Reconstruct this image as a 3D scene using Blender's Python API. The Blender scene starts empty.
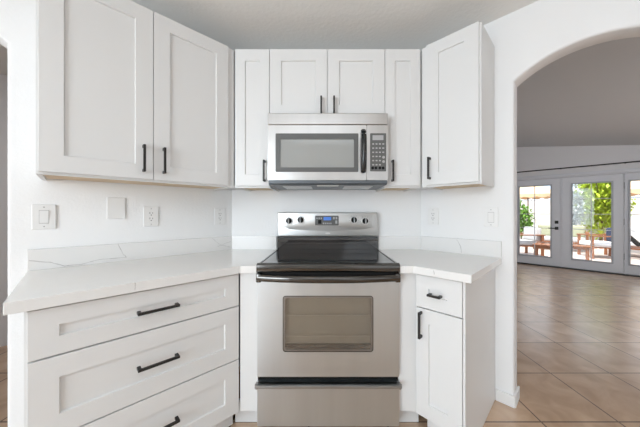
import bpy, bmesh, math, random
from mathutils import Vector, Matrix
random.seed(7)
SC = bpy.context.scene
COL = SC.collection
R2 = math.sqrt(2.0)
H = 1.2                       # camera height
FPX, CX, CY = 254.0, 326.0, 212.5

# ------------------------------------------------------------------ camera, world, lights, exposure
cd = bpy.data.cameras.new('camera')
cam = bpy.data.objects.new('camera', cd); COL.objects.link(cam)
cam.location = (0, 0, H); cam.rotation_euler = (math.pi/2, 0, 0)
cd.sensor_width = 36; cd.lens = FPX/640*36
cd.shift_x = -(CX-320)/640; cd.shift_y = -(213.5-CY)/640
cd.clip_start = 0.02
SC.camera = cam

w = bpy.data.worlds.new('world'); SC.world = w; w.use_nodes = True
bg = w.node_tree.nodes['Background']
bg.inputs[0].default_value = (0.72, 0.85, 1.0, 1); bg.inputs[1].default_value = 2.3

def light(name, typ, loc, energy, aim=None, size=1, size_y=None, color=(1, 1, 1)):
    l = bpy.data.lights.new(name, typ); l.energy = energy; l.color = color
    if typ == 'AREA':
        l.size = size
        if size_y: l.shape = 'RECTANGLE'; l.size_y = size_y
    o = bpy.data.objects.new(name, l); COL.objects.link(o); o.location = loc
    if aim is not None:
        o.rotation_euler = (Vector(aim)-Vector(loc)).to_track_quat('-Z', 'Y').to_euler()
    return o
sun = light('sun', 'SUN', (0, 0, 10), 7.0, aim=(3.2, 2.2, 0.2), color=(1, .95, .87)); sun.data.angle = .01
light('window_daylight', 'AREA', (-2.7, -2.6, 1.55), 152, aim=(0.1, 1.6, 1.3), size=2.6, size_y=2.0, color=(.81, .915, 1.0))
light('rear_fill', 'AREA', (1.6, -3.7, 1.5), 14, aim=(0.0, 1.6, 1.2), size=2.6, size_y=2.2, color=(.81, .915, 1.0))  # added fill lamp behind the camera, not daylight from a patio
light('kitchen_overhead_fill', 'AREA', (0.0, -0.6, 2.40), 9, aim=(0.0, -0.6, 0), size=1.2, size_y=1.2, color=(.85, .93, 1))  # added overhead fill, not a fixture of the kitchen
light('living_fill', 'AREA', (4.9, 1.2, 2.0), 122, aim=(4.0, 4.5, 1.0), size=1.6, size_y=1.2, color=(.95, .97, 1.0))  # fill lamp added inside the living room to lift its brightness
light('hall_light', 'AREA', (-3.0, 0.9, 2.35), 9, aim=(-3.0, 1.2, 0), size=.6, size_y=.6)

SC.view_settings.view_transform = 'Standard'; SC.view_settings.look = 'None'
SC.view_settings.exposure = 0.0; SC.view_settings.gamma = 1.0; SC.view_settings.use_curve_mapping = False
SC.cycles.max_bounces = 10; SC.cycles.diffuse_bounces = 6; SC.cycles.transparent_max_bounces = 16
SC.cycles.use_denoising = True
SC.cycles.sample_clamp_indirect = 6

# ------------------------------------------------------------------ materials
def mat(name, col, rough=.5, metal=0., bump=0., bscale=200., var=0., vscale=8., stretch=None, ior=1.5, coat=0., spec=.5):
    m = bpy.data.materials.new(name); m.use_nodes = True
    nt = m.node_tree; p = nt.nodes['Principled BSDF']
    p.inputs['Base Color'].default_value = (*col, 1); p.inputs['Roughness'].default_value = rough
    p.inputs['Metallic'].default_value = metal; p.inputs['IOR'].default_value = ior
    p.inputs['Coat Weight'].default_value = coat; p.inputs['Specular IOR Level'].default_value = spec
    tc = nt.nodes.new('ShaderNodeTexCoord')
    src = tc.outputs['Object']
    if stretch:
        mp = nt.nodes.new('ShaderNodeMapping'); mp.inputs['Scale'].default_value = stretch
        nt.links.new(src, mp.inputs[0]); src = mp.outputs[0]
    if bump:
        n = nt.nodes.new('ShaderNodeTexNoise'); n.inputs['Scale'].default_value = bscale; n.inputs['Detail'].default_value = 3
        nt.links.new(src, n.inputs['Vector'])
        b = nt.nodes.new('ShaderNodeBump'); b.inputs['Strength'].default_value = bump; b.inputs['Distance'].default_value = .004
        nt.links.new(n.outputs[0], b.inputs['Height']); nt.links.new(b.outputs[0], p.inputs['Normal'])
    if var:
        n = nt.nodes.new('ShaderNodeTexNoise'); n.inputs['Scale'].default_value = vscale; n.inputs['Detail'].default_value = 4
        nt.links.new(src, n.inputs['Vector'])
        mx = nt.nodes.new('ShaderNodeMix'); mx.data_type = 'RGBA'
        mx.inputs[6].default_value = (*[c*(1-var) for c in col], 1); mx.inputs[7].default_value = (*[min(1, c*(1+var)) for c in col], 1)
        nt.links.new(n.outputs[0], mx.inputs[0]); nt.links.new(mx.outputs[2], p.inputs['Base Color'])
    return m

M = {}
M['wall'] = mat('white wall paint', (.84, .843, .846), .6, bump=.25, bscale=70)
M['darker_wall'] = mat('darker white living room paint', (.74, .74, .755), .6, bump=.2, bscale=70)  # white paint like the kitchen's, set darker in its base colour
M['ceil'] = mat('grey textured ceiling', (.84, .835, .815), .8, bump=.5, bscale=45)
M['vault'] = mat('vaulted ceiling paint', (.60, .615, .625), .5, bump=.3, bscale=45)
M['cab'] = mat('white cabinet lacquer', (.735, .735, .732), .38, bump=.02, bscale=300)
M['ply'] = mat('raw plywood', (.62, .48, .32), .6, var=.12, vscale=6, stretch=(1, 12, 1))
M['trim'] = mat('white trim', (.82, .82, .82), .4)
M['plate'] = mat('white plastic', (.82, .82, .815), .3)
M['groove'] = mat('white plastic with painted gap shade', (.52, .52, .52), .4)  # grey paints the shade of the gap around the switch rocker
M['slot'] = mat('dark slot', (.03, .03, .03), .5)
M['quartz'] = mat('white quartz', (.80, .795, .785), .12, var=.015, vscale=5)
M['vein'] = mat('grey quartz vein', (.54, .53, .52), .2, var=.35, vscale=60)
M['handle'] = mat('black metal pull', (.035, .033, .032), .35, metal=.6)
M['steel'] = mat('brushed stainless steel', (.57, .61, .64), .33, metal=1., bump=.03, bscale=12, var=.10, vscale=2, stretch=(5, 5, .25))
M['steelh'] = mat('bright stainless steel', (.60, .61, .61), .33, metal=1., bump=.05, bscale=60, stretch=(1, 1, 30))
M['steelm'] = mat('warm brushed stainless steel', (.56, .555, .55), .30, metal=1., bump=.03, bscale=12, var=.10, vscale=2, stretch=(5, 5, .25))
M['shaded_frame'] = mat('glazing frame with painted relief shade', (.42, .44, .48), .4)  # relief shading around the panes is put into this grey
M['blackglass'] = mat('black glass', (.012, .012, .013), .05, ior=2.0)
M['cooktop'] = mat('black ceramic cooktop', (.012, .012, .013), .02, ior=3.2)
M['bchrome'] = mat('black chrome', (.11, .105, .10), .13, metal=1.)
M['brchrome'] = mat('grey bronze metal', (.31, .305, .30), .28, metal=1.)
M['black'] = mat('black enamel', (.010, .010, .010), .6, spec=.15)
M['gblack'] = mat('glossy black plastic', (.02, .02, .02), .22)
M['dgrey'] = mat('dark grey steel', (.13, .145, .16), .4, metal=.4)
M['mgrey'] = mat('grey plastic', (.11, .11, .108), .35)
M['keys'] = mat('pale grey key print', (.42, .42, .42), .5)
M['lensw'] = mat('pale lamp lens', (.7, .7, .66), .3)
M['filter'] = mat('aluminium mesh filter', (.62, .64, .65), .4, metal=.2, bump=.5, bscale=200)
M['wood'] = mat('reddish outdoor timber', (.27, .10, .04), .5, var=.25, vscale=8, stretch=(1, 1, 8))
M['greyfab'] = mat('grey outdoor fabric', (.52, .50, .49), .9, bump=.2, bscale=300)
M['olivefab'] = mat('olive outdoor fabric', (.40, .40, .27), .9, bump=.2, bscale=300)
M['navyfab'] = mat('dark blue fabric', (.03, .04, .08), .9)
M['whitefab'] = mat('white fabric', (.8, .78, .76), .9)
M['blackfab'] = mat('black fabric', (.02, .02, .02), .9)
M['tanfab'] = mat('tan canopy cloth', (.72, .50, .30), .9)
M['bark'] = mat('brown bark', (.16, .10, .06), .9, bump=.8, bscale=30)
M['leaf'] = mat('yellow green leaves', (.44, .54, .03), .5, var=.55, vscale=5)
M['leafd'] = mat('mid green leaves', (.16, .32, .035), .5, var=.5, vscale=5)
M['leafg'] = mat('silvery green leaves', (.42, .45, .42), .5, var=.4, vscale=5)
M['block'] = mat('white garden wall', (.80, .74, .72), .9, bump=.5, bscale=25)
M['door'] = mat('white door paint with shade tone', (.70, .72, .76), .4)  # white doors; the cool grey of their shade is put into the colour

def emit_mat(name, col, s):
    m = mat(name, col, .3); p = m.node_tree.nodes['Principled BSDF']
    p.inputs['Emission Color'].default_value = (*col, 1); p.inputs['Emission Strength'].default_value = s
    return m
M['lcd'] = emit_mat('blue lit clock display', (.06, .17, .52), .5)
M['lcdg'] = mat('grey lcd', (.42, .42, .43), .3)

def tile_mat():
    m = bpy.data.materials.new('travertine floor tile'); m.use_nodes = True
    nt = m.node_tree; p = nt.nodes['Principled BSDF']; N = nt.nodes.new; L = nt.links.new
    tc = N('ShaderNodeTexCoord'); mp = N('ShaderNodeMapping'); mp.inputs['Location'].default_value = (-1.233, -1.4556, 0)
    L(tc.outputs['Object'], mp.inputs[0])
    br = N('ShaderNodeTexBrick'); br.offset = 0; br.squash = 1
    br.inputs['Scale'].default_value = 1; br.inputs['Brick Width'].default_value = .443; br.inputs['Row Height'].default_value = .443
    br.inputs['Mortar Size'].default_value = .0045; br.inputs['Mortar Smooth'].default_value = .1; br.inputs['Bias'].default_value = 0
    br.inputs['Color1'].default_value = (.56, .385, .258, 1); br.inputs['Color2'].default_value = (.60, .42, .285, 1)
    br.inputs['Mortar'].default_value = (.17, .12, .09, 1)
    L(mp.outputs[0], br.inputs['Vector'])
    n = N('ShaderNodeTexNoise'); n.inputs['Scale'].default_value = 6; n.inputs['Detail'].default_value = 7; n.inputs['Distortion'].default_value = .8
    L(mp.outputs[0], n.inputs['Vector'])
    cr = N('ShaderNodeValToRGB'); cr.color_ramp.elements[0].position = .3; cr.color_ramp.elements[0].color = (.80, .76, .72, 1)
    cr.color_ramp.elements[1].position = .72; cr.color_ramp.elements[1].color = (1.14, 1.16, 1.18, 1)
    L(n.outputs[0], cr.inputs[0])
    mx = N('ShaderNodeMix'); mx.data_type = 'RGBA'; mx.blend_type = 'MULTIPLY'; mx.inputs[0].default_value = 1
    L(br.outputs['Color'], mx.inputs[6]); L(cr.outputs[0], mx.inputs[7]); L(mx.outputs[2], p.inputs['Base Color'])
    p.inputs['Roughness'].default_value = .25; p.inputs['IOR'].default_value = 1.9
    b = N('ShaderNodeBump'); b.inputs['Strength'].default_value = .3; b.inputs['Distance'].default_value = .002; b.invert = True
    L(br.outputs['Fac'], b.inputs['Height']); L(b.outputs[0], p.inputs['Normal'])
    return m
M['tile'] = tile_mat()
def paver_mat():
    m = bpy.data.materials.new('pink patio pavers'); m.use_nodes = True
    nt = m.node_tree; p = nt.nodes['Principled BSDF']
    tc = nt.nodes.new('ShaderNodeTexCoord'); br = nt.nodes.new('ShaderNodeTexBrick')
    br.inputs['Scale'].default_value = 3; br.inputs['Color1'].default_value = (.52, .42, .37, 1); br.inputs['Color2'].default_value = (.60, .48, .42, 1)
    br.inputs['Mortar'].default_value = (.4, .34, .3, 1)
    nt.links.new(tc.outputs['Object'], br.inputs['Vector']); nt.links.new(br.outputs['Color'], p.inputs['Base Color'])
    p.inputs['Roughness'].default_value = .8
    return m
M['paver'] = paver_mat()
def glass_mat(name, tint, gloss, extra=None, rough=.01):
    m = bpy.data.materials.new(name); m.use_nodes = True
    nt = m.node_tree; nt.nodes.remove(nt.nodes['Principled BSDF']); out = nt.nodes['Material Output']
    t = nt.nodes.new('ShaderNodeBsdfTransparent'); t.inputs[0].default_value = (*tint, 1)
    base = t.outputs[0]
    if extra:
        d = nt.nodes.new('ShaderNodeBsdfDiffuse'); d.inputs[0].default_value = (*extra[0], 1)
        mx0 = nt.nodes.new('ShaderNodeMixShader'); mx0.inputs[0].default_value = extra[1]
        nt.links.new(base, mx0.inputs[1]); nt.links.new(d.outputs[0], mx0.inputs[2]); base = mx0.outputs[0]
    g = nt.nodes.new('ShaderNodeBsdfGlossy'); g.inputs['Roughness'].default_value = rough
    f = nt.nodes.new('ShaderNodeFresnel'); f.inputs[0].default_value = gloss
    mx = nt.nodes.new('ShaderNodeMixShader')
    nt.links.new(f.outputs[0], mx.inputs[0]); nt.links.new(base, mx.inputs[1]); nt.links.new(g.outputs[0], mx.inputs[2])
    nt.links.new(mx.outputs[0], out.inputs[0])
    return m
M['pane'] = glass_mat('clear door glass', (.97, .98, .98), 1.35)
M['ovenglass'] = glass_mat('tinted oven glass with painted reflection', (.92, .88, .82), 1.8, ((.34, .31, .28), .12))  # diffuse share paints in the pale room reflection on the pane
M['mwglass'] = glass_mat('grey mesh oven glass', (.35, .35, .34), 1.7, ((.40, .41, .40), .85), rough=.08)

# ------------------------------------------------------------------ mesh helpers
class MB:
    def __init__(s, org=(0, 0, 0)):
        s.bm = bmesh.new(); s.o = Vector(org)
    def _add(s, t, mi=0, bev=0, seg=2, mat4=None):
        if bev:
            bmesh.ops.bevel(t, geom=list(t.edges), offset=bev, segments=seg, profile=.5, affect='EDGES', clamp_overlap=True)
        if mat4 is not None: t.transform(mat4)
        for f in t.faces: f.material_index = mi
        bmesh.ops.translate(t, vec=-s.o, verts=list(t.verts))
        me = bpy.data.meshes.new('tmp'); t.to_mesh(me); t.free(); s.bm.from_mesh(me); bpy.data.meshes.remove(me)
    def box(s, x0, x1, y0, y1, z0, z1, bev=0, mi=0, seg=2, mat4=None):
        t = bmesh.new(); bmesh.ops.create_cube(t, size=1)
        for v in t.verts:
            v.co = Vector(((x0+x1)/2+v.co.x*(x1-x0), (y0+y1)/2+v.co.y*(y1-y0), (z0+z1)/2+v.co.z*(z1-z0)))
        s._add(t, mi, bev, seg, mat4); return s
    def prism(s, poly, a0, a1, axis='z', bev=0, mi=0, seg=2, bevsel=None):
        t = bmesh.new()
        def P(p, a): return (p[0], p[1], a) if axis == 'z' else (p[0], a, p[1])
        lo = [t.verts.new(P(p, a0)) for p in poly]; hi = [t.verts.new(P(p, a1)) for p in poly]
        n = len(poly)
        t.faces.new(lo); t.faces.new(hi)
        for i in range(n):
            t.faces.new((lo[i], lo[(i+1) % n], hi[(i+1) % n], hi[i]))
        bmesh.ops.recalc_face_normals(t, faces=list(t.faces))
        if bevsel:
            t.edges.ensure_lookup_table()
            es = [e for e in t.edges if bevsel(e)]
            bmesh.ops.bevel(t, geom=es, offset=bev, segments=seg, profile=.5, affect='EDGES', clamp_overlap=True)
            bev = 0
        s._add(t, mi, bev, seg); return s
    def cyl(s, p0, p1, r0, r1=None, seg=24, mi=0, bev=0, caps=True):
        r1 = r0 if r1 is None else r1
        p0 = Vector(p0); p1 = Vector(p1); d = p1-p0
        t = bmesh.new(); bmesh.ops.create_cone(t, cap_ends=caps, segments=seg, radius1=r0, radius2=r1, depth=d.length)
        if bev:
            es = [e for e in t.edges if len(e.link_faces) == 2 and any(len(f.verts) > 4 for f in e.link_faces)]
            bmesh.ops.bevel(t, geom=es, offset=bev, segments=2, profile=.5, affect='EDGES')
        m4 = Matrix.Translation((p0+p1)/2) @ d.to_track_quat('Z', 'Y').to_matrix().to_4x4()
        s._add(t, mi, 0, 2, m4); return s
    def tube(s, pts, r, seg=10, mi=0, sq=None):
        t = bmesh.new(); pts = [Vector(p) for p in pts]; rings = []
        for i, p in enumerate(pts):
            d = (pts[min(i+1, len(pts)-1)]-pts[max(i-1, 0)]).normalized()
            up = Vector((0, 0, 1)) if abs(d.z) < .9 else Vector((0, 1, 0))
            a = d.cross(up).normalized(); b = a.cross(d).normalized()
            ra, rb = sq if sq else (r, r)
            rings.append([t.verts.new(p+a*ra*math.cos(2*math.pi*k/seg)+b*rb*math.sin(2*math.pi*k/seg)) for k in range(seg)])
        for i in range(len(rings)-1):
            for k in range(seg):
                t.faces.new((rings[i][k], rings[i][(k+1) % seg], rings[i+1][(k+1) % seg], rings[i+1][k]))
        t.faces.new(rings[0][::-1]); t.faces.new(rings[-1])
        bmesh.ops.recalc_face_normals(t, faces=list(t.faces))
        s._add(t, mi); return s
    def ball(s, c, r, mi=0, sub=3, mat4=None):
        t = bmesh.new(); bmesh.ops.create_icosphere(t, subdivisions=sub, radius=1)
        rr = r if hasattr(r, '__len__') else (r, r, r)
        for v in t.verts: v.co = Vector((c[0]+v.co.x*rr[0], c[1]+v.co.y*rr[1], c[2]+v.co.z*rr[2]))
        s._add(t, mi, 0, 2, mat4); return s
    def ribbon(s, pts, width, mi=0):
        # pts: 3-D points on a surface with normal along -y (local); a thin strip facing the room
        t = bmesh.new(); L = []
        pts = [Vector(p) for p in pts]
        for i, p in enumerate(pts):
            d = (pts[min(i+1, len(pts)-1)]-pts[max(i-1, 0)]).normalized()
            n = Vector((0, -1, 0)).cross(d).normalized()*width/2*(.5+random.random())
            L.append((t.verts.new(p+n), t.verts.new(p-n)))
        for i in range(len(L)-1):
            t.faces.new((L[i][0], L[i+1][0], L[i+1][1], L[i][1]))
        s._add(t, mi); return s
    def build(s, name, mats, parent=None, smooth=35):
        me = bpy.data.meshes.new(name); s.bm.normal_update(); s.bm.to_mesh(me); s.bm.free()
        for m in (mats if isinstance(mats, (list, tuple)) else [mats]): me.materials.append(M[m] if isinstance(m, str) else m)
        if smooth:
            for p in me.polygons: p.use_smooth = True
            me.set_sharp_from_angle(angle=math.radians(smooth))
        o = bpy.data.objects.new(name, me); COL.objects.link(o)
        if parent is not None: o.parent = parent
        return o

def rrect(x0, x1, z0, z1, r, n=6):
    pts = []
    for cx, cz, a0 in ((x1-r, z1-r, 0), (x0+r, z1-r, 90), (x0+r, z0+r, 180), (x1-r, z0+r, 270)):
        for k in range(n+1):
            a = math.radians(a0+90*k/n); pts.append((cx+r*math.cos(a), cz+r*math.sin(a)))
    return pts
def ring(mb, outer, inner, y0, y1, mi=0):
    # frame between two outlines with the same vertex count, extruded in y (front y0, back y1)
    t = bmesh.new(); n = len(outer)
    A = [t.verts.new((p[0], y0, p[1])) for p in outer]; B = [t.verts.new((p[0], y0, p[1])) for p in inner]
    C = [t.verts.new((p[0], y1, p[1])) for p in outer]; D = [t.verts.new((p[0], y1, p[1])) for p in inner]
    for i in range(n):
        j = (i+1) % n
        t.faces.new((A[i], A[j], B[j], B[i])); t.faces.new((C[i], D[i], D[j], C[j]))
        t.faces.new((A[i], C[i], C[j], A[j])); t.faces.new((B[i], B[j], D[j], D[i]))
    bmesh.ops.recalc_face_normals(t, faces=list(t.faces))
    mb._add(t, mi); return mb

def thing(name, label, cat, loc, rot=0, group=None):
    o = bpy.data.objects.new(name, None); COL.objects.link(o)
    o.empty_display_size = .1
    o.location = loc; o.rotation_euler = (0, 0, rot); o['label'] = label; o['category'] = cat
    if group: o['group'] = group
    return o
def struct(o, label=None, cat=None):
    o['kind'] = 'structure'
    if label: o['label'] = label
    if cat: o['category'] = cat
    return o

class Frame:
    """wall frame: local x runs right along the wall, local y into the wall, z up"""
    def __init__(s, ox, oy, rot): s.o = Vector((ox, oy, 0)); s.r = rot
    def w(s, x, y, z=0):
        c, n = math.cos(s.r), math.sin(s.r)
        return (s.o.x+c*x-n*y, s.o.y+n*x+c*y, z)
    def px(s, px, py, t):
        """pixel on the plane t metres in front of the wall -> (x, -t, z) in this frame"""
        d = Vector(((px-CX)/FPX, 1, -(py-CY)/FPX)); n = Vector((-math.sin(s.r), math.cos(s.r), 0))
        o = s.o-n*t; k = o.dot(n)/d.dot(n); p = d*k - s.o
        return (p.x*math.cos(s.r)+p.y*math.sin(s.r), -t, d.z*k+H)
A45 = math.pi/4
FL = Frame(-1.3605, 1.3605, A45)
FR = Frame(1.3635, 1.3635, -A45)
FB = Frame(0, 1.985, 0)
FD = Frame(5.265, 5.265, -A45)

# ------------------------------------------------------------------ setting
struct(MB().prism([(-6, -4.6), (4, -4.6), (8.0, -0.2), (8.0, 2.53), (3.0, 7.53), (-6, 7.53)], -.06, 0).build('floor', 'tile'))

def arch_wall(x0, x1, a0, a1, top, zs=2.01, rise=.115, side=None):
    half = (a1-a0)/2; c = (a0+a1)/2; R = (half*half+rise*rise)/(2*rise); zc = zs+rise-R
    arc = []
    th = math.asin(half/R)
    for k in range(25):
        a = -th+2*th*k/24; arc.append((c+R*math.sin(a), zc+R*math.cos(a)))
    poly = [(x0, 0), (a0, 0)]+arc+[(a1, 0), (x1, 0), (x1, top), (x0, top)]
    def sel(e):
        p, q = e.verts[0].co, e.verts[1].co
        if abs(p.y-q.y) > 1e-4: return False
        return all(a0-1e-4 <= v.x <= a1+1e-4 and v.z < zs+rise+.01 for v in (p, q)) and not (abs(p.z) < 1e-4 and abs(q.z) < 1e-4)
    m = MB(); m.prism(poly, 0, .12, 'y', bev=.014, seg=3, bevsel=sel)
    return m
o = arch_wall(-3.0, .883, -.858, -.218, 2.44).build('wall_left', 'wall'); o.location = FL.w(0, 0); o.rotation_euler.z = FL.r; struct(o)
o = arch_wall(-.879, 3.0, -.288, .356, 2.95).build('wall_right', 'wall'); o.location = FR.w(0, 0); o.rotation_euler.z = FR.r; struct(o)
struct(MB().box(-.736, .742, 1.985, 2.10, 0, 2.44).build('wall_back', 'wall'))
struct(MB().box(-3.5, 3.5, -4.1, -4.0, 0, 2.44).build('wall_rear', 'wall'))
struct(MB().box(-3.6, -3.48, -4.0, -.72, 0, 2.44).build('wall_side_left', 'wall'))
struct(MB().box(3.485, 3.6, -4.0, -.72, 0, 2.44).build('wall_side_right', 'wall'))
# kitchen + hall ceiling
L0 = FL.w(-3.0, 1.9); L1 = FL.w(2.2, 1.9)
struct(MB().prism([(-3.6, -4.1), (3.6, -4.1), (3.487, -.76), (.744, 1.983), (.744, 2.3), (-.2, 4.3), L1[:2], L0[:2], (-4.9, .55), (-3.6, -.7)], 2.44, 2.5).build('ceiling', 'ceil'))
o = MB().box(-3.0, 2.2, 1.739, 1.85, 0, 2.44).build('wall_hall', 'darker_wall'); o.location = FL.w(0, 0); o.rotation_euler.z = FL.r; struct(o)
o = MB().box(-3.1, -3.0, 0, 1.85, 0, 2.44).build('wall_hall_near', 'darker_wall'); o.location = FL.w(0, 0); o.rotation_euler.z = FL.r; struct(o)
o = MB().box(2.1, 2.2, .12, 1.739, 0, 2.44).build('wall_hall_far', 'darker_wall'); o.location = FL.w(0, 0); o.rotation_euler.z = FL.r; struct(o)
# living room shell (frame of the french doors)
DEP = (10.53-2.727)/R2-.12           # clear depth of that room
def vz(s): return 2.75-.163*(s+1.054)
def mkD(mb, name, m):
    o = mb.build(name, m); o.location = FD.w(0, 0); o.rotation_euler.z = FD.r; return struct(o)
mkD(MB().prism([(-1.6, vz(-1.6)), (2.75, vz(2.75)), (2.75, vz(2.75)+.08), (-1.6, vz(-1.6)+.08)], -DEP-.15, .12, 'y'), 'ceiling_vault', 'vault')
DX0, DX1, DZ = -1.205, 1.525, 1.975
mkD(MB().prism([(-1.6, 0), (DX0, 0), (DX0, DZ), (DX1, DZ), (DX1, 0), (2.75, 0), (2.75, vz(2.75)), (-1.6, vz(-1.6))], 0, .12, 'y'), 'wall_far', 'darker_wall')
mkD(MB().box(-1.6, -1.5, -DEP, 0, 0, vz(-1.5)), 'wall_far_left', 'darker_wall')
mkD(MB().box(2.65, 2.75, -DEP, 0, 0, vz(2.65)-.02), 'wall_far_right', 'darker_wall')
# door casing, frame and threshold
m = MB()
cw = .055
m.box(DX0-cw, DX0+.004, -.028, .001, 0, DZ+cw, .004); m.box(DX1-.004, DX1+cw, -.028, .001, 0, DZ+cw, .004)
m.box(DX0+.004, DX1-.004, -.028, .001, DZ-.004, DZ+cw, .004)
m.box(DX0, DX0+.025, 0, .12, 0, DZ); m.box(DX1-.025, DX1, 0, .12, 0, DZ); m.box(DX0+.025, DX1-.025, 0, .12, DZ-.022, DZ)
mkD(m, 'trim_1', 'door')
mkD(MB().box(DX0+.025, DX1-.025, -.01, .12, 0, .018, .004), 'trim_2', 'slot')

def french_door(idx, s0, s1, hard, gw=.277):
    e = bpy.data.objects.new('door_%d' % idx, None); COL.objects.link(e); e.location = FD.w((s0+s1)/2, .06); e.rotation_euler.z = FD.r
    struct(e)
    hw = (s1-s0)/2; gz0, gz1 = .214, 1.80; z0, z1 = .022, 1.95
    d = MB()
    quad = lambda a, b, c, dd: [(a, c), (b, c), (b, dd), (a, dd)]
    ring(d, quad(-hw, hw, z0, z1), quad(-gw, gw, gz0, gz1), 0, .045); d.build('leaf', 'door', e, None)
    fr = MB()
    ring(fr, quad(-gw-.022, gw+.022, gz0-.022, gz1+.022), quad(-gw+.006, gw-.006, gz0+.006, gz1-.006), -.018, .0)
    fr.build('glazing_frame', 'shaded_frame', e, None)
    MB().box(-gw, gw, .018, .024, gz0, gz1).build('glass', 'pane', e)
    mu = MB(); mu.box(-.007, .007, .008, .018, gz0, gz1)
    for k in range(1, 5): mu.box(-gw, gw, .009, .018, gz0+(gz1-gz0)*k/5-.006, gz0+(gz1-gz0)*k/5+.006)
    mu.build('muntin', 'door', e)
    if hard == 'lever':
        MB().box(hw-.095, hw-.035, -.02, 0, .955, 1.02, .004).build('deadbolt', 'handle', e)
        l = MB(); l.box(hw-.095, hw-.035, -.015, 0, .822, .888, .004); l.cyl((hw-.065, -.015, .855), (hw-.065, -.05, .855), .011)
        l.box(hw-.20, hw-.055, -.062, -.045, .846, .866, .004); l.build('lever_handle', 'handle', e)
    if hard == 'hinge':
        for z in (.35, 1.02, 1.72): MB().box(hw-.004, hw+.014, -.014, .002, z-.06, z+.06, .003).build('hinge', 'dgrey', e)
    return e
french_door(1, -1.177, -.297, 'lever'); french_door(2, -.274, .600, 'hinge'); french_door(3, .620, 1.497, None, .385)
m = MB(); m.box(-.295, -.276, .045, .11, .02, DZ-.022); m.box(.602, .618, .04, .11, .02, DZ-.022)
mkD(m, 'trim_3', 'door')

# baseboards
m = MB()
o = m.prism([(-.383, -.001), (-.383, -.013), (-.293, -.013), (-.282, -.009), (-.277, .002), (-.277, .130), (-.287, .130), (-.289, .014), (-.302, .0)][::1], 0, .07, 'z').build('baseboard_right', 'trim')
o.location = FR.w(0, 0); o.rotation_euler.z = FR.r; struct(o)
mkD(MB().box(-1.5, DX0-cw, -.014, 0, 0, .07, .003), 'baseboard_far', 'trim')

# ------------------------------------------------------------------ cabinet helpers
def shaker(mb, x0, x1, z0, z1, yf, th=.02, st=.075, rt=None, rec=.009, bev=.0015):
    rt = st if rt is None else rt
    t = bmesh.new()
    c = .0025
    def rect(i, y, dz=0):
        a = (0, st, st+c)[i]; b = (0, rt, rt+c)[i]
        return [t.verts.new((x, y, z)) for x, z in ((x0+a, z0+b), (x1-a, z0+b), (x1-a, z1-b), (x0+a, z1-b))]
    o_ = rect(0, yf); i_ = rect(1, yf); r_ = rect(2, yf+rec); b_ = rect(0, yf+th)
    outer = []
    for k in range(4):
        j = (k+1) % 4
        t.faces.new((o_[k], o_[j], i_[j], i_[k])); t.faces.new((i_[k], i_[j], r_[j], r_[k]))
        t.faces.new((o_[j], o_[k], b_[k], b_[j]))
    t.faces.new(r_); t.faces.new(b_[::-1])
    bmesh.ops.recalc_face_normals(t, faces=list(t.faces))
    es = [e for e in t.edges if all(v in o_ for v in e.verts)]
    bmesh.ops.bevel(t, geom=es, offset=bev, segments=2, profile=.5, affect='EDGES')
    mb._add(t); return mb
def pull(parent, org, x, z, yf, ln, vertical=True):
    m = MB(org); h = ln/2; w_ = .0055; so = .030
    if vertical:
        m.box(x-w_, x+w_, yf-so-.005, yf-so+.006, z-h, z+h, .0015)
        for s_ in (-1, 1):
            c = z+s_*(h-.007); m.box(x-w_, x+w_, yf-so, yf+.001, c-.007, c+.007, .0015)
    else:
        m.box(x-h, x+h, yf-so-.005, yf-so+.006, z-w_, z+w_, .0015)
        for s_ in (-1, 1):
            c = x+s_*(h-.007); m.box(c-.007, c+.007, yf-so, yf+.001, z-w_, z+w_, .0015)
    return m.build('handle', 'handle', parent, None)

UB, UD, UT = 1.363, 1.374, 2.270       # upper cabinets: bottom, door bottom, top
def upper(frame, x0, x1, doors, label, poly=None, ub=UB, ud=UD, filler=None, name='wall_cabinet'):
    org = ((x0+x1)/2, 0, ub)
    e = thing(name, label, 'cabinet', frame.w((x0+x1)/2, 0, ub), frame.r, 'white shaker wall cabinets')
    b = MB(org)
    if poly:
        b.prism(poly, ub+.016, UT, 'z')
        xs = [p[0] for p in poly]
    else:
        b.box(x0, x1, -.305, -.003, ub+.016, UT)
    b.box(x0, x0+.016, -.305, -.003, ub, ub+.016); b.box(x1-.016, x1, -.305, -.003, ub, ub+.016)
    b.box(x0+.016, x1-.016, -.305, -.287, ub, ub+.016)
    if filler: b.box(filler[0], filler[1], -.314, -.305, ub, UT-.004)
    b.build('body', 'cab', e, None)
    MB(org).box(x0+.017, x1-.017, -.286, -.004, ub+.010, ub+.0155).build('bottom_panel', 'ply', e, None)
    for d in doors:
        dm = MB(org); shaker(dm, d[0], d[1], ud, UT-.002, -.325, st=min(.075, (d[1]-d[0])*.28), rt=.075)
        do = dm.build('door', 'cab', e, None)
        if d[2] is not None: pull(do, org, d[2], d[3], -.325, d[4], True)
    return e
upper(FL, -.108, .752, [(-.1004, .3045, .262, 1.479, .138), (.3073, .712, .352, 1.479, .138)],
      'wide white two-door wall cabinet on the left wall above four wall plates', filler=(.714, .752))
fb = lambda pts: [(x, y-1.985) for x, y in pts]
upper(FB, -.602, -.369, [(-.593, -.3705, -.400, 1.470, .138)], 'narrow white wall cabinet just left of the microwave',
      poly=fb([(-.602, 1.68), (-.369, 1.68), (-.369, 1.983), (-.732, 1.983), (-.815, 1.893)]))
upper(FB, -.368, .384, [(-.3675, .0075, -.031, 1.897, .105), (.0105, .3835, .052, 1.897, .105)],
      'white two-door wall cabinet mounted directly above the microwave', ub=1.825, ud=1.829)
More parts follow.
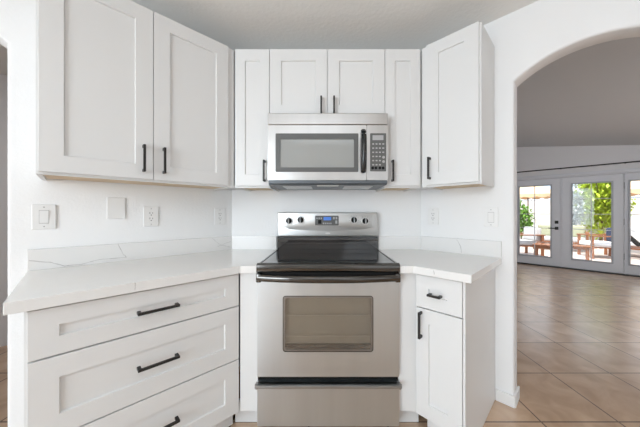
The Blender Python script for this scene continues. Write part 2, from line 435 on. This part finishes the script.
upper(FB, .385, .620, [(.3865, .617, .432, 1.470, .138)], 'narrow white wall cabinet just right of the microwave',
      poly=fb([(.385, 1.68), (.632, 1.68), (.833, 1.881), (.739, 1.983), (.385, 1.983)]))
upper(FR, -.728, -.390, [(-.697, -.400, -.671, 1.478, .138)], 'white single-door wall cabinet on the right wall beside the arch', filler=(-.728, -.699))

# ------------------------------------------------------------------ base cabinets
TK, BT = .114, .873
def base(frame, x0, x1, label, name):
    org = ((x0+x1)/2, 0, 0)
    return thing(name, label, 'cabinet', frame.w((x0+x1)/2, 0, 0), frame.r), org
e, org = base(FL, -.115, .645, 'wide white base cabinet with three deep drawers under the long left worktop', 'drawer_cabinet')
MB(org).box(-.115, .645, -.592, -.003, TK, BT).build('body', 'cab', e, None)
MB(org).box(-.110, .645, -.530, -.05, 0, TK).build('toe_kick', 'cab', e, None)
for z0, z1, rt in ((.6955, .865, .064), (.4065, .6895, .076), (.116, .4005, .076)):
    d = MB(org); shaker(d, -.107, .642, z0, z1, -.612, st=.075, rt=rt); do = d.build('drawer', 'cab', e, None)
    pull(do, org, .2685, (z0+z1)/2, -.612, .155, False)
e, org = base(FR, -.630, -.385, 'narrow white base cabinet with one drawer over a door by the arch', 'base_cabinet')
b = MB(org).box(-.630, -.3965, -.592, -.003, TK, BT); b.box(-.396, -.385, -.606, -.003, 0, BT, .001)
b.build('body', 'cab', e, None)
MB(org).box(-.60, -.397, -.530, -.05, 0, TK).build('toe_kick', 'cab', e, None)
d = MB(org); shaker(d, -.627, -.398, .6955, .866, -.612, st=.067, rt=.066); do = d.build('drawer', 'cab', e, None)
pull(do, org, -.5225, .776, -.612, .066, False)
d = MB(org); shaker(d, -.627, -.398, .116, .6895, -.612, st=.067, rt=.075); do = d.build('door', 'cab', e, None)
pull(do, org, -.597, .606, -.612, .138, True)
for x0, x1, tx0, tx1, side in ((-.470, -.373, -.520, -.373, 'left'), (.397, .4985, .397, .530, 'right')):
    e = thing('filler_panel', 'plain white filler panel on the %s side of the stainless range' % side, 'panel', ((x0+x1)/2, 1.39, 0), 0)
    o = ((x0+x1)/2, 1.39, 0)
    MB(o).box(x0, x1, 1.39, 1.408, TK, BT, .001).build('face', 'cab', e, None)
    MB(o).box(tx0, tx1, 1.456, 1.470, 0, TK+.01).build('toe_kick', 'cab', e, None)

# ------------------------------------------------------------------ worktops with upstands
ZC0, ZC1, ZS = .874, .914, 1.017
def worktop(name, label, poly, splash, F, veins, edge):
    cx = sum(p[0] for p in poly)/len(poly); cy = sum(p[1] for p in poly)/len(poly)
    e = thing(name, label, 'countertop', (cx, cy, ZC0), 0); o = (cx, cy, ZC0)
    m = MB(o); m.prism(poly, ZC0, ZC1, 'z', bev=.0015)
    def addribbon(mb, pts, wd):
        t = MB((0, 0, 0)); t.ribbon(pts, wd, 1)
        t.bm.transform(Matrix.Translation(-Vector(o)) @ Matrix.Translation(F.o) @ Matrix.Rotation(F.r, 4, 'Z'))
        me = bpy.data.meshes.new('t'); t.bm.to_mesh(me); t.bm.free(); mb.bm.from_mesh(me); bpy.data.meshes.remove(me)
    def dense(pts, t):
        out = []
        for a, b in zip(pts, pts[1:]):
            for k in range(4):
                f = k/4; out.append((a[0]+(b[0]-a[0])*f+random.uniform(-.35, .35), a[1]+(b[1]-a[1])*f+random.uniform(-.3, .3)))
        out.append(pts[-1])
        return [F.px(p[0], p[1], t) for p in out]
    for v in edge: addribbon(m, dense(v, .6377), .003)
    m.build('slab', ['quartz', 'vein'], e, None)
    s = MB(o); s.prism(splash, ZC1, ZS, 'z', bev=.001)
    for v, wd in veins: addribbon(s, dense(v, .0205), wd)
    s.build('backsplash', ['quartz', 'vein'], e, None)
    return e
pl = lambda s_, t: FL.w(s_, -t)[:2]
pr = lambda s_, t: FR.w(s_, -t)[:2]
worktop('countertop', 'long white quartz worktop with grey veins over the three-drawer cabinet',
        [pl(-.154, .002), pl(-.154, .637), (-.460, 1.36), (-.373, 1.36), (-.373, 1.983), (-.735, 1.983)],
        [pl(-.154, .002), pl(-.154, .020), (-.7277, 1.965), (-.383, 1.965), (-.383, 1.984), (-.7352, 1.984)], FL,
        [([(29, 260.8), (51, 262.5), (64.7, 266), (82, 264), (102.5, 259), (126.5, 257.3)], .0032),
         ([(118, 243.6), (123, 254), (126.5, 257.3)], .0032), ([(212.5, 238.5), (221, 245.3), (229.7, 247)], .003),
         ([(217, 247), (224, 244), (231, 241.5)], .002)], [[(135, 282.8), (135.6, 286), (135, 290)]])
worktop('countertop', 'short white quartz worktop right of the range with one faint vein',
        [pr(-.351, .002), (.7405, 1.984), (.397, 1.984), (.397, 1.36), (.466, 1.36), pr(-.351, .637)],
        [pr(-.351, .002), (.7405, 1.9845), (.405, 1.9845), (.405, 1.965), (.7337, 1.965), pr(-.351, .020)], FR,
        [([(456.5, 239.3), (460, 244.8), (461.4, 252.8)], .003)], [[(433.5, 270.3), (434.2, 274.5)]])

# ------------------------------------------------------------------ range
e = thing('range', 'freestanding stainless steel electric range with black cooktop and clock display', 'stove', (.012, 1.985, 0), 0)
HW = .380
YD = -.625                                             # oven door face
MB().box(-HW+.004, HW-.004, -.585, -.02, .03, .900).build('body', 'black', e, None)
for x in (-.33, .33):
    for y in (-.52, -.08): MB().cyl((x, y, 0), (x, y, .03), .02).build('foot', 'black', e)
# cooktop glass and its rounded front rail
MB().box(-HW+.010, HW-.010, -.600, -.064, .9005, .921, .003).build('cooktop', 'cooktop', e, None)
m = MB(); m.prism([(-.632, .884), (-.604, .884), (-.604, .9265), (-.620, .9285), (-.632, .922), (-.636, .912)], -HW-.002, HW+.002, 'z', bev=0)
m.bm.transform(Matrix(((0, 0, 1, 0), (1, 0, 0, 0), (0, 1, 0, 0), (0, 0, 0, 1))))
m.build('front_rail', 'bchrome', e)
for s_ in (-1, 1):
    MB().box(*(sorted((s_*(HW+.001), s_*(HW-.0095)))), -.604, -.06, .9005, .9235, .001).build('side_trim', 'bchrome', e, None)
# backguard: black lower glass, steel control panel with raised bowed field
bgd = MB(); bgd.box(-HW, HW, -.055, -.003, .9005, 1.018); bgd.build('backguard_glass', 'blackglass', e, None)
MB().box(-HW+.004, HW-.004, -.0575, -.0555, 1.003, 1.012).build('vent_slot', 'slot', e, None)
MB().box(-HW+.02, HW-.02, -.062, -.055, .955, .968, .002).build('glass_ledge', 'blackglass', e, None)
cp = MB(); cp.box(-HW, HW, -.060, -.003, 1.0185, 1.200, .008, seg=3)
cpo = cp.build('control_panel', 'steelh', e)
fld = [(-.338, 1.182)]
n = 14
lower = []
for k in range(n+1):
    f = k/n; x = -.338+.676*f
    lower.append((x, 1.079-.017*math.sin(math.pi*f) if 0 < k < n else 1.092))
poly = lower+[(.338, 1.182), (-.338, 1.182)]
m = MB(); m.prism(poly, -.0655, -.0595, 'y', bev=.0022); m.build('raised_field', 'steelh', cpo)
for px_, py_ in ((289, 220.8), (300.6, 219.9), (354, 219.9), (365.2, 221)):
    x = (px_-CX)/FPX*1.915-.012; z = H-(py_-CY)/FPX*1.915
    k = MB(); k.cyl((x, -.0655, z), (x, -.072, z), .030, .028, 32, 0)
    k.cyl((x, -.071, z), (x, -.094, z), .0225, .0195, 32, 1, bev=.002)
    k.box(x-.0045, x+.0045, -.104, -.090, z-.020, z+.020, .002, 2)
    k.box(x-.0012, x+.0012, -.1048, -.1035, z+.004, z+.018, 0, 1)
    k.build('knob', ['steelh', 'black', 'keys'], e)
    for q in range(9):
        a = math.radians(-130+260*q/8); tk = MB(); tk.box(x+.0355*math.sin(a)-.0015, x+.0355*math.sin(a)+.0015, -.0664, -.0654, z+.0355*math.cos(a)-.0015, z+.0355*math.cos(a)+.0015)
        tk.build('dial_mark', 'mgrey', cpo, None)
x0, x1 = (315-CX)/FPX*1.915-.012, (338.7-CX)/FPX*1.915-.012
z0, z1 = H-(225.4-CY)/FPX*1.915, H-(215.6-CY)/FPX*1.915
d = MB(); d.prism(rrect(x0, x1, z0, z1, .006), -.0675, -.0650, 'y'); do = d.build('clock_panel', 'mgrey', e)
sx = (x1-x0); sz = (z1-z0)
MB().box(x0+.36*sx, x0+.68*sx, -.0685, -.0673, z0+.52*sz, z0+.86*sz).build('display', 'lcd', do, None)
kb = lambda *a: MB().box(*a).build('button', 'keys', do, None)
for i in range(5): kb(x0+(.33+.08*i)*sx, x0+(.375+.08*i)*sx, -.0683, -.0673, z0+.12*sz, z0+.28*sz)
for i in range(2):
    kb(x0+(.76+.11*i)*sx, x0+(.83+.11*i)*sx, -.0683, -.0673, z0+.62*sz, z0+.86*sz)
kb(x0+.86*sx, x0+.94*sx, -.0683, -.0673, z0+.18*sz, z0+.5*sz)
for i in range(3): kb(x0+(.06+.09*i)*sx, x0+(.11+.09*i)*sx, -.0683, -.0673, z0+.66*sz, z0+.8*sz)
MB().box(x0+.13*sx, x0+.27*sx, -.0683, -.0673, z0+.16*sz, z0+.56*sz).build('knob_print', 'black', do, None)
m = MB(); m.cyl((0.002, -.0605, 1.043), (0.002, -.0625, 1.043), .010, seg=24); 
for v in m.bm.verts: v.co.x = .002+(v.co.x-.002)*2.0; v.co.z = 1.043+(v.co.z-1.043)*.55
m.build('badge', 'plate', cpo)
# oven door with window, cavity and racks
door_p = rrect(-HW, HW, .320, .832, .004, 2)
wz0, wz1 = H-(351.9-CY)/FPX*1.36, H-(295.8-CY)/FPX*1.36
wx0, wx1 = (282.8-CX)/FPX*1.36-.012, (373.3-CX)/FPX*1.36-.012
m = MB(); ring(m, rrect(-HW, HW, .320, .832, .005), rrect(wx0, wx1, wz0, wz1, .016), YD, YD+.035)
dr = m.build('oven_door', 'steel', e)
m = MB(); ring(m, rrect(wx0, wx1, wz0, wz1, .016), rrect(wx0+.003, wx1-.003, wz0+.003, wz1-.003, .0135), YD-.001, YD+.010)
m.build('window_gasket', 'black', dr)
m = MB(); ring(m, rrect(wx0+.003, wx1-.003, wz0+.003, wz1-.003, .0135), rrect(wx0+.012, wx1-.012, wz0+.012, wz1-.012, .008), YD+.001, YD+.010)
m.build('window_frame', 'brchrome', dr)
m = MB(); m.prism(rrect(wx0+.007, wx1-.007, wz0+.007, wz1-.007, .010), YD+.003, YD+.006, 'y'); m.build('window_glass', 'ovenglass', dr)
m = MB()
cvx0, cvx1, cz0, cz1 = wx0-.0, wx1+.0, wz0-.0, wz1+.0
m.box(cvx0, cvx1, YD+.0345, YD+.0395, cz0, cz1)
m.build('inner_lining', mat('grey oven lining', (.64, .65, .63), .6, var=.12, vscale=7), dr, None)
for z in (H-(314.5-CY)/FPX*1.38, H-(335.3-CY)/FPX*1.38):
    MB().cyl((wx0+.012, YD+.012, z), (wx1-.012, YD+.012, z), .0026, seg=8).build('oven_rack', 'trim', dr)
MB().box(wx0+.008, wx1-.008, YD+.016, YD+.030, wz0+.012, wz0+.030).build('lower_seal', 'black', dr, None)
# bowed full-width handle
MB().box(-HW, HW, YD-.002, YD+.034, .8325, .8795, .002).build('door_top_trim', 'black', e, None)
pts = []
for k in range(25):
    f = k/24; pts.append((-.372+.744*f, YD-.022-.030*math.sin(math.pi*f)**.7, .856-.003*math.sin(math.pi*f)))
hm = MB(); hm.tube(pts, 1, 14, sq=(.011, .018))
for s_ in (-1, 1): hm.box(min(s_*.380, s_*.352), max(s_*.380, s_*.352), YD-.032, YD+.0, .832, .879, .006)
hm.build('oven_handle', 'bchrome', e)
# storage drawer
sd = MB(); sd.prism(rrect(-HW, HW, .055, .287, .005, 2), YD, YD+.03, 'y'); sdo = sd.build('storage_drawer', 'steel', e)
MB().box(-HW+.002, HW-.002, YD+.030, YD+.045, .270, .330).build('drawer_recess', 'black', e, None)
m = MB()
prof = [(YD-.024, .272), (YD-.030, .279), (YD-.028, .288), (YD-.018, .291), (YD+.004, .291), (YD+.004, .284), (YD-.014, .282), (YD-.016, .270)]
m.prism(prof, -HW-.006, HW+.006, 'z'); m.bm.transform(Matrix(((0, 0, 1, 0), (1, 0, 0, 0), (0, 1, 0, 0), (0, 0, 0, 1))))
for s_ in (-1, 1): m.cyl((s_*(HW-.002), YD-.016, .2705), (s_*(HW-.002), YD-.016, .2912), .011, seg=16)
m.build('drawer_handle', 'brchrome', sdo)
for px_ in (271.5, 384): MB().cyl(((px_-CX)/FPX*1.38-.012, YD+.031, .308), ((px_-CX)/FPX*1.38-.012, YD+.026, .308), .004, seg=12).build('screw', 'steelh', e)
MB().box(-HW+.01, HW-.01, -.56, -.54, .0, .054).build('kick_plate', 'black', e, None)

# ------------------------------------------------------------------ microwave
YM = -.396; MZ0, MZ1 = 1.403, 1.8225
e = thing('microwave', 'stainless over-the-range microwave with dark window and keypad above the stove', 'microwave', (.0115, 1.985, MZ0-.03), 0)
og = (0, 0, MZ0-.03)
MB(og).box(-.377, .377, YM+.035, -.004, MZ0-.006, MZ1).build('body', 'mgrey', e, None)
MB(og).box(-.377, .377, YM, YM+.036, 1.7505, MZ1, .004).build('vent_strip', 'steelm', e, None)
MB(og).box(-.374, .374, YM+.006, YM+.036, 1.7465, 1.7505).build('vent_gap', 'black', e, None)
m = MB(og); wi = rrect(-.3274, .1912, 1.4534, 1.695, .006)
ring(m, rrect(-.377, .2415, MZ0, 1.7465, .006), wi, YM, YM+.036)
md = m.build('door', 'steelm', e)
m = MB(og); ring(m, wi, rrect(-.299, .1637, 1.482, 1.660, .005), YM-.001, YM+.014); m.build('window_frame', 'mgrey', md)
m = MB(og); m.prism(rrect(-.299, .1637, 1.482, 1.660, .005), YM+.006, YM+.010, 'y'); m.build('window_glass', 'mwglass', md)
MB(og).box(-.32, .185, YM+.030, YM+.034, 1.46, 1.69).build('inner_lining', 'mgrey', md, None)
pts = [(.222, YM-.012-.030*math.sin(math.pi*k/16)**.6 if 0 < k < 16 else YM-.004, 1.4534+.2586*k/16) for k in range(17)]
m = MB(og); m.tube(pts, 1, 12, sq=(.0155, .010)); m.build('handle', 'gblack', md)
m = MB(og); m.prism(rrect(.2435, .377, MZ0, 1.7465, .005), YM, YM+.036, 'y'); mc = m.build('control_panel', 'steelm', e)
m = MB(og); m.prism(rrect(.264, .364, 1.457, 1.695, .004), YM-.003, YM+.004, 'y'); mk = m.build('keypad', 'mgrey', mc)
MB(og).box(.279, .347, YM-.0042, YM-.0028, 1.652, 1.682).build('display', 'lcdg', mk, None)
for r in range(6):
    for c in range(4):
        if r >= 3 and c == 3: continue
        x = .277+.021*c; z = 1.632-.026*r
        MB(og).box(x, x+.012, YM-.0036, YM-.0028, z-.008, z).build('button', 'keys', mk, None)
for z in (1.545, 1.518): MB(og).cyl((.348, YM-.0028, z), (.348, YM-.0038, z), .0085, seg=16).build('button', 'keys', mk)
for i, x in enumerate((.280, .300, .325, .345)): MB(og).cyl((x, YM-.0028, 1.478), (x, YM-.0038, 1.478), .009, seg=12).build('round_button', 'black', mk)
# sloped dark bottom edge and underside with lamp lens and filters
m = MB(og); m.prism([(YM+.002, MZ0-.001), (YM+.004, MZ0-.020), (YM+.020, MZ0-.028), (-.03, MZ0-.028), (-.01, MZ0-.006)], -.372, .372, 'z')
m.bm.transform(Matrix.Identity(4))
for v in m.bm.verts:
    c = v.co + Vector(og); v.co = Vector((c.z, c.x, c.y)) - Vector(og)
m.build('base_tray', 'dgrey', e, None)
for x0, x1 in ((-.30, -.11), (.11, .30)): MB(og).box(x0, x1, -.30, -.10, MZ0-.031, MZ0-.0275, .001).build('grease_filter', 'filter', e, None)
MB(og).box(-.07, .07, YM+.03, YM+.09, MZ0-.031, MZ0-.0275, .001).build('lamp_lens', 'lensw', e, None)

# ------------------------------------------------------------------ wall plates
def plate(frame, x, z, kind, label, name, cat, w_=.080, h=.126):
    e = thing(name, label, cat, frame.w(x, 0, z), frame.r, 'white wall plates')
    m = MB(); m.box(-w_/2, w_/2, -.0075, -.0005, -h/2, h/2, .003, seg=2); m.build('cover_plate', 'plate', e, None)
    if kind == 'switch':
        MB().box(-.0175, .0175, -.0082, -.0072, -.034, .034).build('rocker_surround', 'groove', e, None)
        rk = MB(); rk.prism([(-.0085, -.031), (-.0125, .031), (-.007, .031), (-.007, -.031)], -.0155, .0155, 'z')
        for v in rk.bm.verts: v.co = Vector((v.co.z, v.co.x, v.co.y))
        rk.build('rocker', 'plate', e, None)
    if kind == 'outlet':
        m = MB(); m.prism(rrect(-.0175, .0175, -.034, .034, .004), -.0090, -.0070, 'y'); so = m.build('socket_insert', 'plate', e)
        for c in (-.017, .017):
            MB().box(-.0085, -.006, -.0095, -.0088, c+.000, c+.010).build('slot', 'slot', so, None)
            MB().box(.006, .0085, -.0095, -.0088, c+.001, c+.009).build('slot', 'slot', so, None)
            MB().cyl((0, -.0088, c-.008), (0, -.0095, c-.008), .003, seg=12).build('ground_hole', 'slot', so)
    if kind != 'blank':
        for zz in (-.049, .049): MB().cyl((0, -.0070, zz), (0, -.0083, zz), .0032, seg=12).build('screw', 'keys', e)
    return e
plate(FL, -.100, 1.178, 'switch', 'white rocker light switch plate leftmost on the left wall', 'light_switch', 'switch', .084)
plate(FL, .183, 1.225, 'blank', 'blank white wall plate between the light switch and an outlet', 'blank_plate', 'wall plate', .084)
plate(FL, .354, 1.175, 'outlet', 'white double outlet on the left wall right of the blank plate', 'outlet', 'outlet')
plate(FL, .788, 1.170, 'outlet', 'white double outlet on the left wall close to the range corner', 'outlet', 'outlet')
c = FR.px(433.4, 216.5, 0); plate(FR, c[0], c[2], 'outlet', 'white double outlet on the right wall above the short worktop', 'outlet', 'outlet')
c = FR.px(491.2, 217.3, 0); plate(FR, c[0], c[2], 'switch', 'white rocker switch on the right wall next to the arch', 'light_switch', 'switch')

# ------------------------------------------------------------------ curtain rod in the living room
e = thing('curtain_rod', 'thin black curtain rod on the wall above the french doors', 'curtain rod', FD.w(.15, 0, 2.14), FD.r)
MB().cyl((-1.6, -.08, 0), (1.75, -.08, 0), .012, seg=12).build('rod', 'handle', e)
for x in (-1.2, -.29, .61, 1.6):
    MB().box(x-.16, x-.145, -.085, 0, -.012, .012, .002).build('bracket', 'handle', e, None)

# ------------------------------------------------------------------ patio and garden
def ground(name, poly, z0, z1, m): return struct(MB().prism(poly, z0, z1).build(name, m))
ground('patio_paving', [FD.w(-6, .12)[:2], FD.w(8, .12)[:2], FD.w(8, 10)[:2], FD.w(-6, 10)[:2]], -.10, -.02, 'paver')
o = MB().box(-6, 8, 7.3, 7.5, -.05, 1.76).build('garden_wall', 'block'); o.location = FD.w(0, 0); o.rotation_euler.z = FD.r; struct(o)

def at(px, D): return ((px-CX)/FPX*D, D)
def foliage(n, c, r, leaf, squash=1.0):
    m = MB(); bm = m.bm
    for i in range(n):
        while True:
            v = Vector((random.uniform(-1, 1), random.uniform(-1, 1), random.uniform(-1, 1)))
            if .25 < v.length < 1: break
        lump = 1+.18*math.sin(5*v.x+3*v.z)+.15*math.sin(7*v.y+2)
        p = Vector(c)+Vector((v.x*r[0], v.y*r[1], v.z*r[2]))*lump
        q = Matrix.Rotation(random.uniform(0, 6.3), 3, 'Z') @ Matrix.Rotation(random.uniform(-1.2, 1.2), 3, 'X')
        s_ = leaf*random.uniform(.6, 1.3)
        vs = [bm.verts.new(p+q @ Vector(k)*s_) for k in ((0, -.5, 0), (.26, -.05, .06), (0, .6, 0), (-.26, -.05, .06))]
        bm.faces.new(vs)
    return m
def tree(px_, D, zc, r, n, leaf, mname, name, label, cat, trunk=True):
    x, y = at(px_, D)
    e = thing(name, label, cat, (x, y, -.02), 0)
    foliage(n, (0, 0, zc+.02), r, leaf).build('foliage', mname, e, None)
    t = MB(); t.tube([(0, 0, -.0), (.03, .02, zc*.5), (0, 0, zc)], .05 if trunk else .025)
    for a in range(5):
        t.tube([(0, 0, zc*.6), (math.cos(a*1.26)*r[0]*.35, math.sin(a*1.26)*r[1]*.35, zc), (math.cos(a*1.26)*r[0]*.7, math.sin(a*1.26)*r[1]*.7, zc+r[2]*.4)], .015, 6)
    t.build('trunk', 'bark', e)
    return e
tree(601, 9.5, 1.78, (.80, .62, 1.30), 5200, .17, 'leaf', 'garden_tree', 'bright yellow-green garden tree behind the middle french door', 'tree')
tree(573, 8.9, 1.25, (.36, .30, 1.0), 1300, .12, 'leafg', 'flowering_shrub', 'pale silvery shrub left of the bright green tree', 'shrub', False)
tree(521, 9.2, .95, (.36, .36, .58), 1600, .11, 'leafd', 'garden_bush', 'round green bush against the white wall behind the left french door', 'bush', False)

def cushion(org, x0, x1, y0, y1, z0, z1, name, m, parent, mat4=None):
    b = min(x1-x0, y1-y0, z1-z0)*.35
    return MB().box(x0, x1, y0, y1, z0, z1, b, seg=4, mat4=mat4).build(name, m, parent)
def patio_seat(name, label, cat, loc, rot, width, back, seatm, group=None, wood='wood', seat2=None):
    e = thing(name, label, cat, (*loc, -.02), rot, group); w_ = width/2; z = .0
    for sx in (-1, 1):
        for y in (-.34, .32):
            MB().box(min(sx*w_, sx*(w_-.055)), max(sx*w_, sx*(w_-.055)), y-.03, y+.03, 0, .58, .006).build('leg', wood, e, None)
        MB().box(min(sx*(w_+.01), sx*(w_-.07)), max(sx*(w_+.01), sx*(w_-.07)), -.39, .38, .58, .61, .008).build('armrest', wood, e, None)
    f = MB(); f.box(-w_+.055, w_-.055, -.36, -.32, .22, .30, .004); f.box(-w_+.055, w_-.055, .28, .32, .22, .30, .004)
    for k in range(5): f.box(-w_+.03, w_-.03, -.30+.12*k, -.24+.12*k, .27, .29)
    f.box(-w_+.055, w_-.055, .32, .35, .50, .58, .004); f.build('seat_frame', wood, e, None)
    n = max(1, round((width-.1)/.65)); cw_ = (width-.13)/n
    for k in range(n):
        x0 = -w_+.065+cw_*k
        cushion(0, x0+.005, x0+cw_-.005, -.37, .22, .30, .43, 'seat_cushion', seatm, e)
        cushion(0, x0+.005, x0+cw_-.005, .20, .34, .42, .80, 'back_cushion', back, e)
    return e
c = at(522, 7.35); patio_seat('patio_armchair', 'wooden armchair with pale grey cushions by the left french door', 'chair', c, -A45-.9, .72, 'greyfab', 'greyfab')
c = at(560, 8.3); patio_seat('patio_sofa', 'long wooden outdoor sofa with olive and grey cushions before the white wall', 'sofa', c, -A45, 1.3, 'olivefab', 'greyfab')
c = at(602, 6.9); patio_seat('patio_armchair', 'wooden armchair with dark blue back cushion under the yellow-green tree', 'chair', c, -A45-1.2, .74, 'navyfab', 'whitefab')
c = at(650, 6.8); e = patio_seat('patio_sofa', 'pale cushioned wooden sofa outside the right french door', 'sofa', c, -A45-.4, 1.5, 'greyfab', 'whitefab')
x, y = at(639, 6.5); e = thing('throw_pillow', 'black and white throw pillow on the pale sofa outside', 'pillow', (x, y, .40), -A45-.2)
pm = Matrix.Translation((0, .02, .14)) @ Matrix.Rotation(math.radians(-40), 4, 'Y')
MB().box(-.16, .16, -.05, .05, -.16, .16, .04, seg=4, mat4=pm).build('cover', 'whitefab', e)
MB().box(-.165, -.02, -.051, .051, -.165, .165, .04, seg=4, mat4=pm).build('black_half', 'blackfab', e)
def table(px_, D, label, rot, wx, wy):
    x, y = at(px_, D); e = thing('patio_table', label, 'table', (x, y, -.02), rot)
    t = MB()
    for k in range(6): t.box(-wx+2*wx*k/6+.004, -wx+2*wx*(k+1)/6-.004, -wy, wy, .36, .39, .003)
    t.box(-wx+.02, wx-.02, -wy+.03, -wy+.06, .30, .36); t.box(-wx+.02, wx-.02, wy-.06, wy-.03, .30, .36)
    t.build('tabletop', 'wood', e, None)
    for sx in (-1, 1):
        for sy in (-1, 1):
            MB().box(sx*(wx-.06)-.03, sx*(wx-.06)+.03, sy*(wy-.06)-.03, sy*(wy-.06)+.03, 0, .36, .004).build('leg', 'wood', e, None)
table(546, 6.6, 'low slatted wooden table behind the left french door', -A45, .26, .22)
table(575, 6.5, 'low slatted wooden table behind the middle french door', -A45, .28, .24)
def umbrella(px_, D, label, r, zr, zp):
    x, y = at(px_, D); e = thing('patio_umbrella', label, 'umbrella', (x, y, -.02), 0, 'tan patio umbrellas')
    m = MB(); bm = m.bm; n = 8; K = 5; rings = []
    def rad(k): return r*k/K
    for k in range(1, K+1):
        rings.append([bm.verts.new((rad(k)*math.cos(2*math.pi*i/(n*4)), rad(k)*math.sin(2*math.pi*i/(n*4)), zp-(zp-zr)*(k/K)**1.15-.03*(k/K)*abs(math.sin(math.pi*i/4)))) for i in range(n*4)])
    top = bm.verts.new((0, 0, zp))
    for i in range(n*4):
        j = (i+1) % (n*4); bm.faces.new((top, rings[0][i], rings[0][j]))
        for k in range(K-1): bm.faces.new((rings[k][i], rings[k+1][i], rings[k+1][j], rings[k][j]))
    m.build('canopy', 'tanfab', e)
    v = MB(); bm = v.bm; N = 96
    for i in range(N):
        a, b = 2*math.pi*i/N, 2*math.pi*(i+1)/N
        d0, d1 = .10+.05*abs(math.sin(i*math.pi/6)), .10+.05*abs(math.sin((i+1)*math.pi/6))
        q = [bm.verts.new((r*math.cos(t), r*math.sin(t), z)) for t, z in ((a, zr-.005), (b, zr-.005), (b, zr-d1), (a, zr-d0))]
        bm.faces.new(q)
    v.build('valance', 'tanfab', e)
    MB().cyl((0, 0, .05), (0, 0, zp+.04), .022, seg=12).build('pole', 'bark', e)
    MB().cyl((0, 0, 0), (0, 0, .06), .25, .22, seg=24).build('base', 'mgrey', e)
    for i in range(8):
        a = 2*math.pi*i/8; rb = MB(); rb.cyl((0, 0, zp-.03), (r*.98*math.cos(a), r*.98*math.sin(a), zr-.01), .008, seg=6); rb.build('rib', 'bark', e)
umbrella(528, 10.4, 'tan scalloped patio umbrella seen through the left french door', .95, 1.93, 2.55)
umbrella(661, 7.2, 'tan scalloped patio umbrella seen through the right french door', .85, 1.88, 2.55)
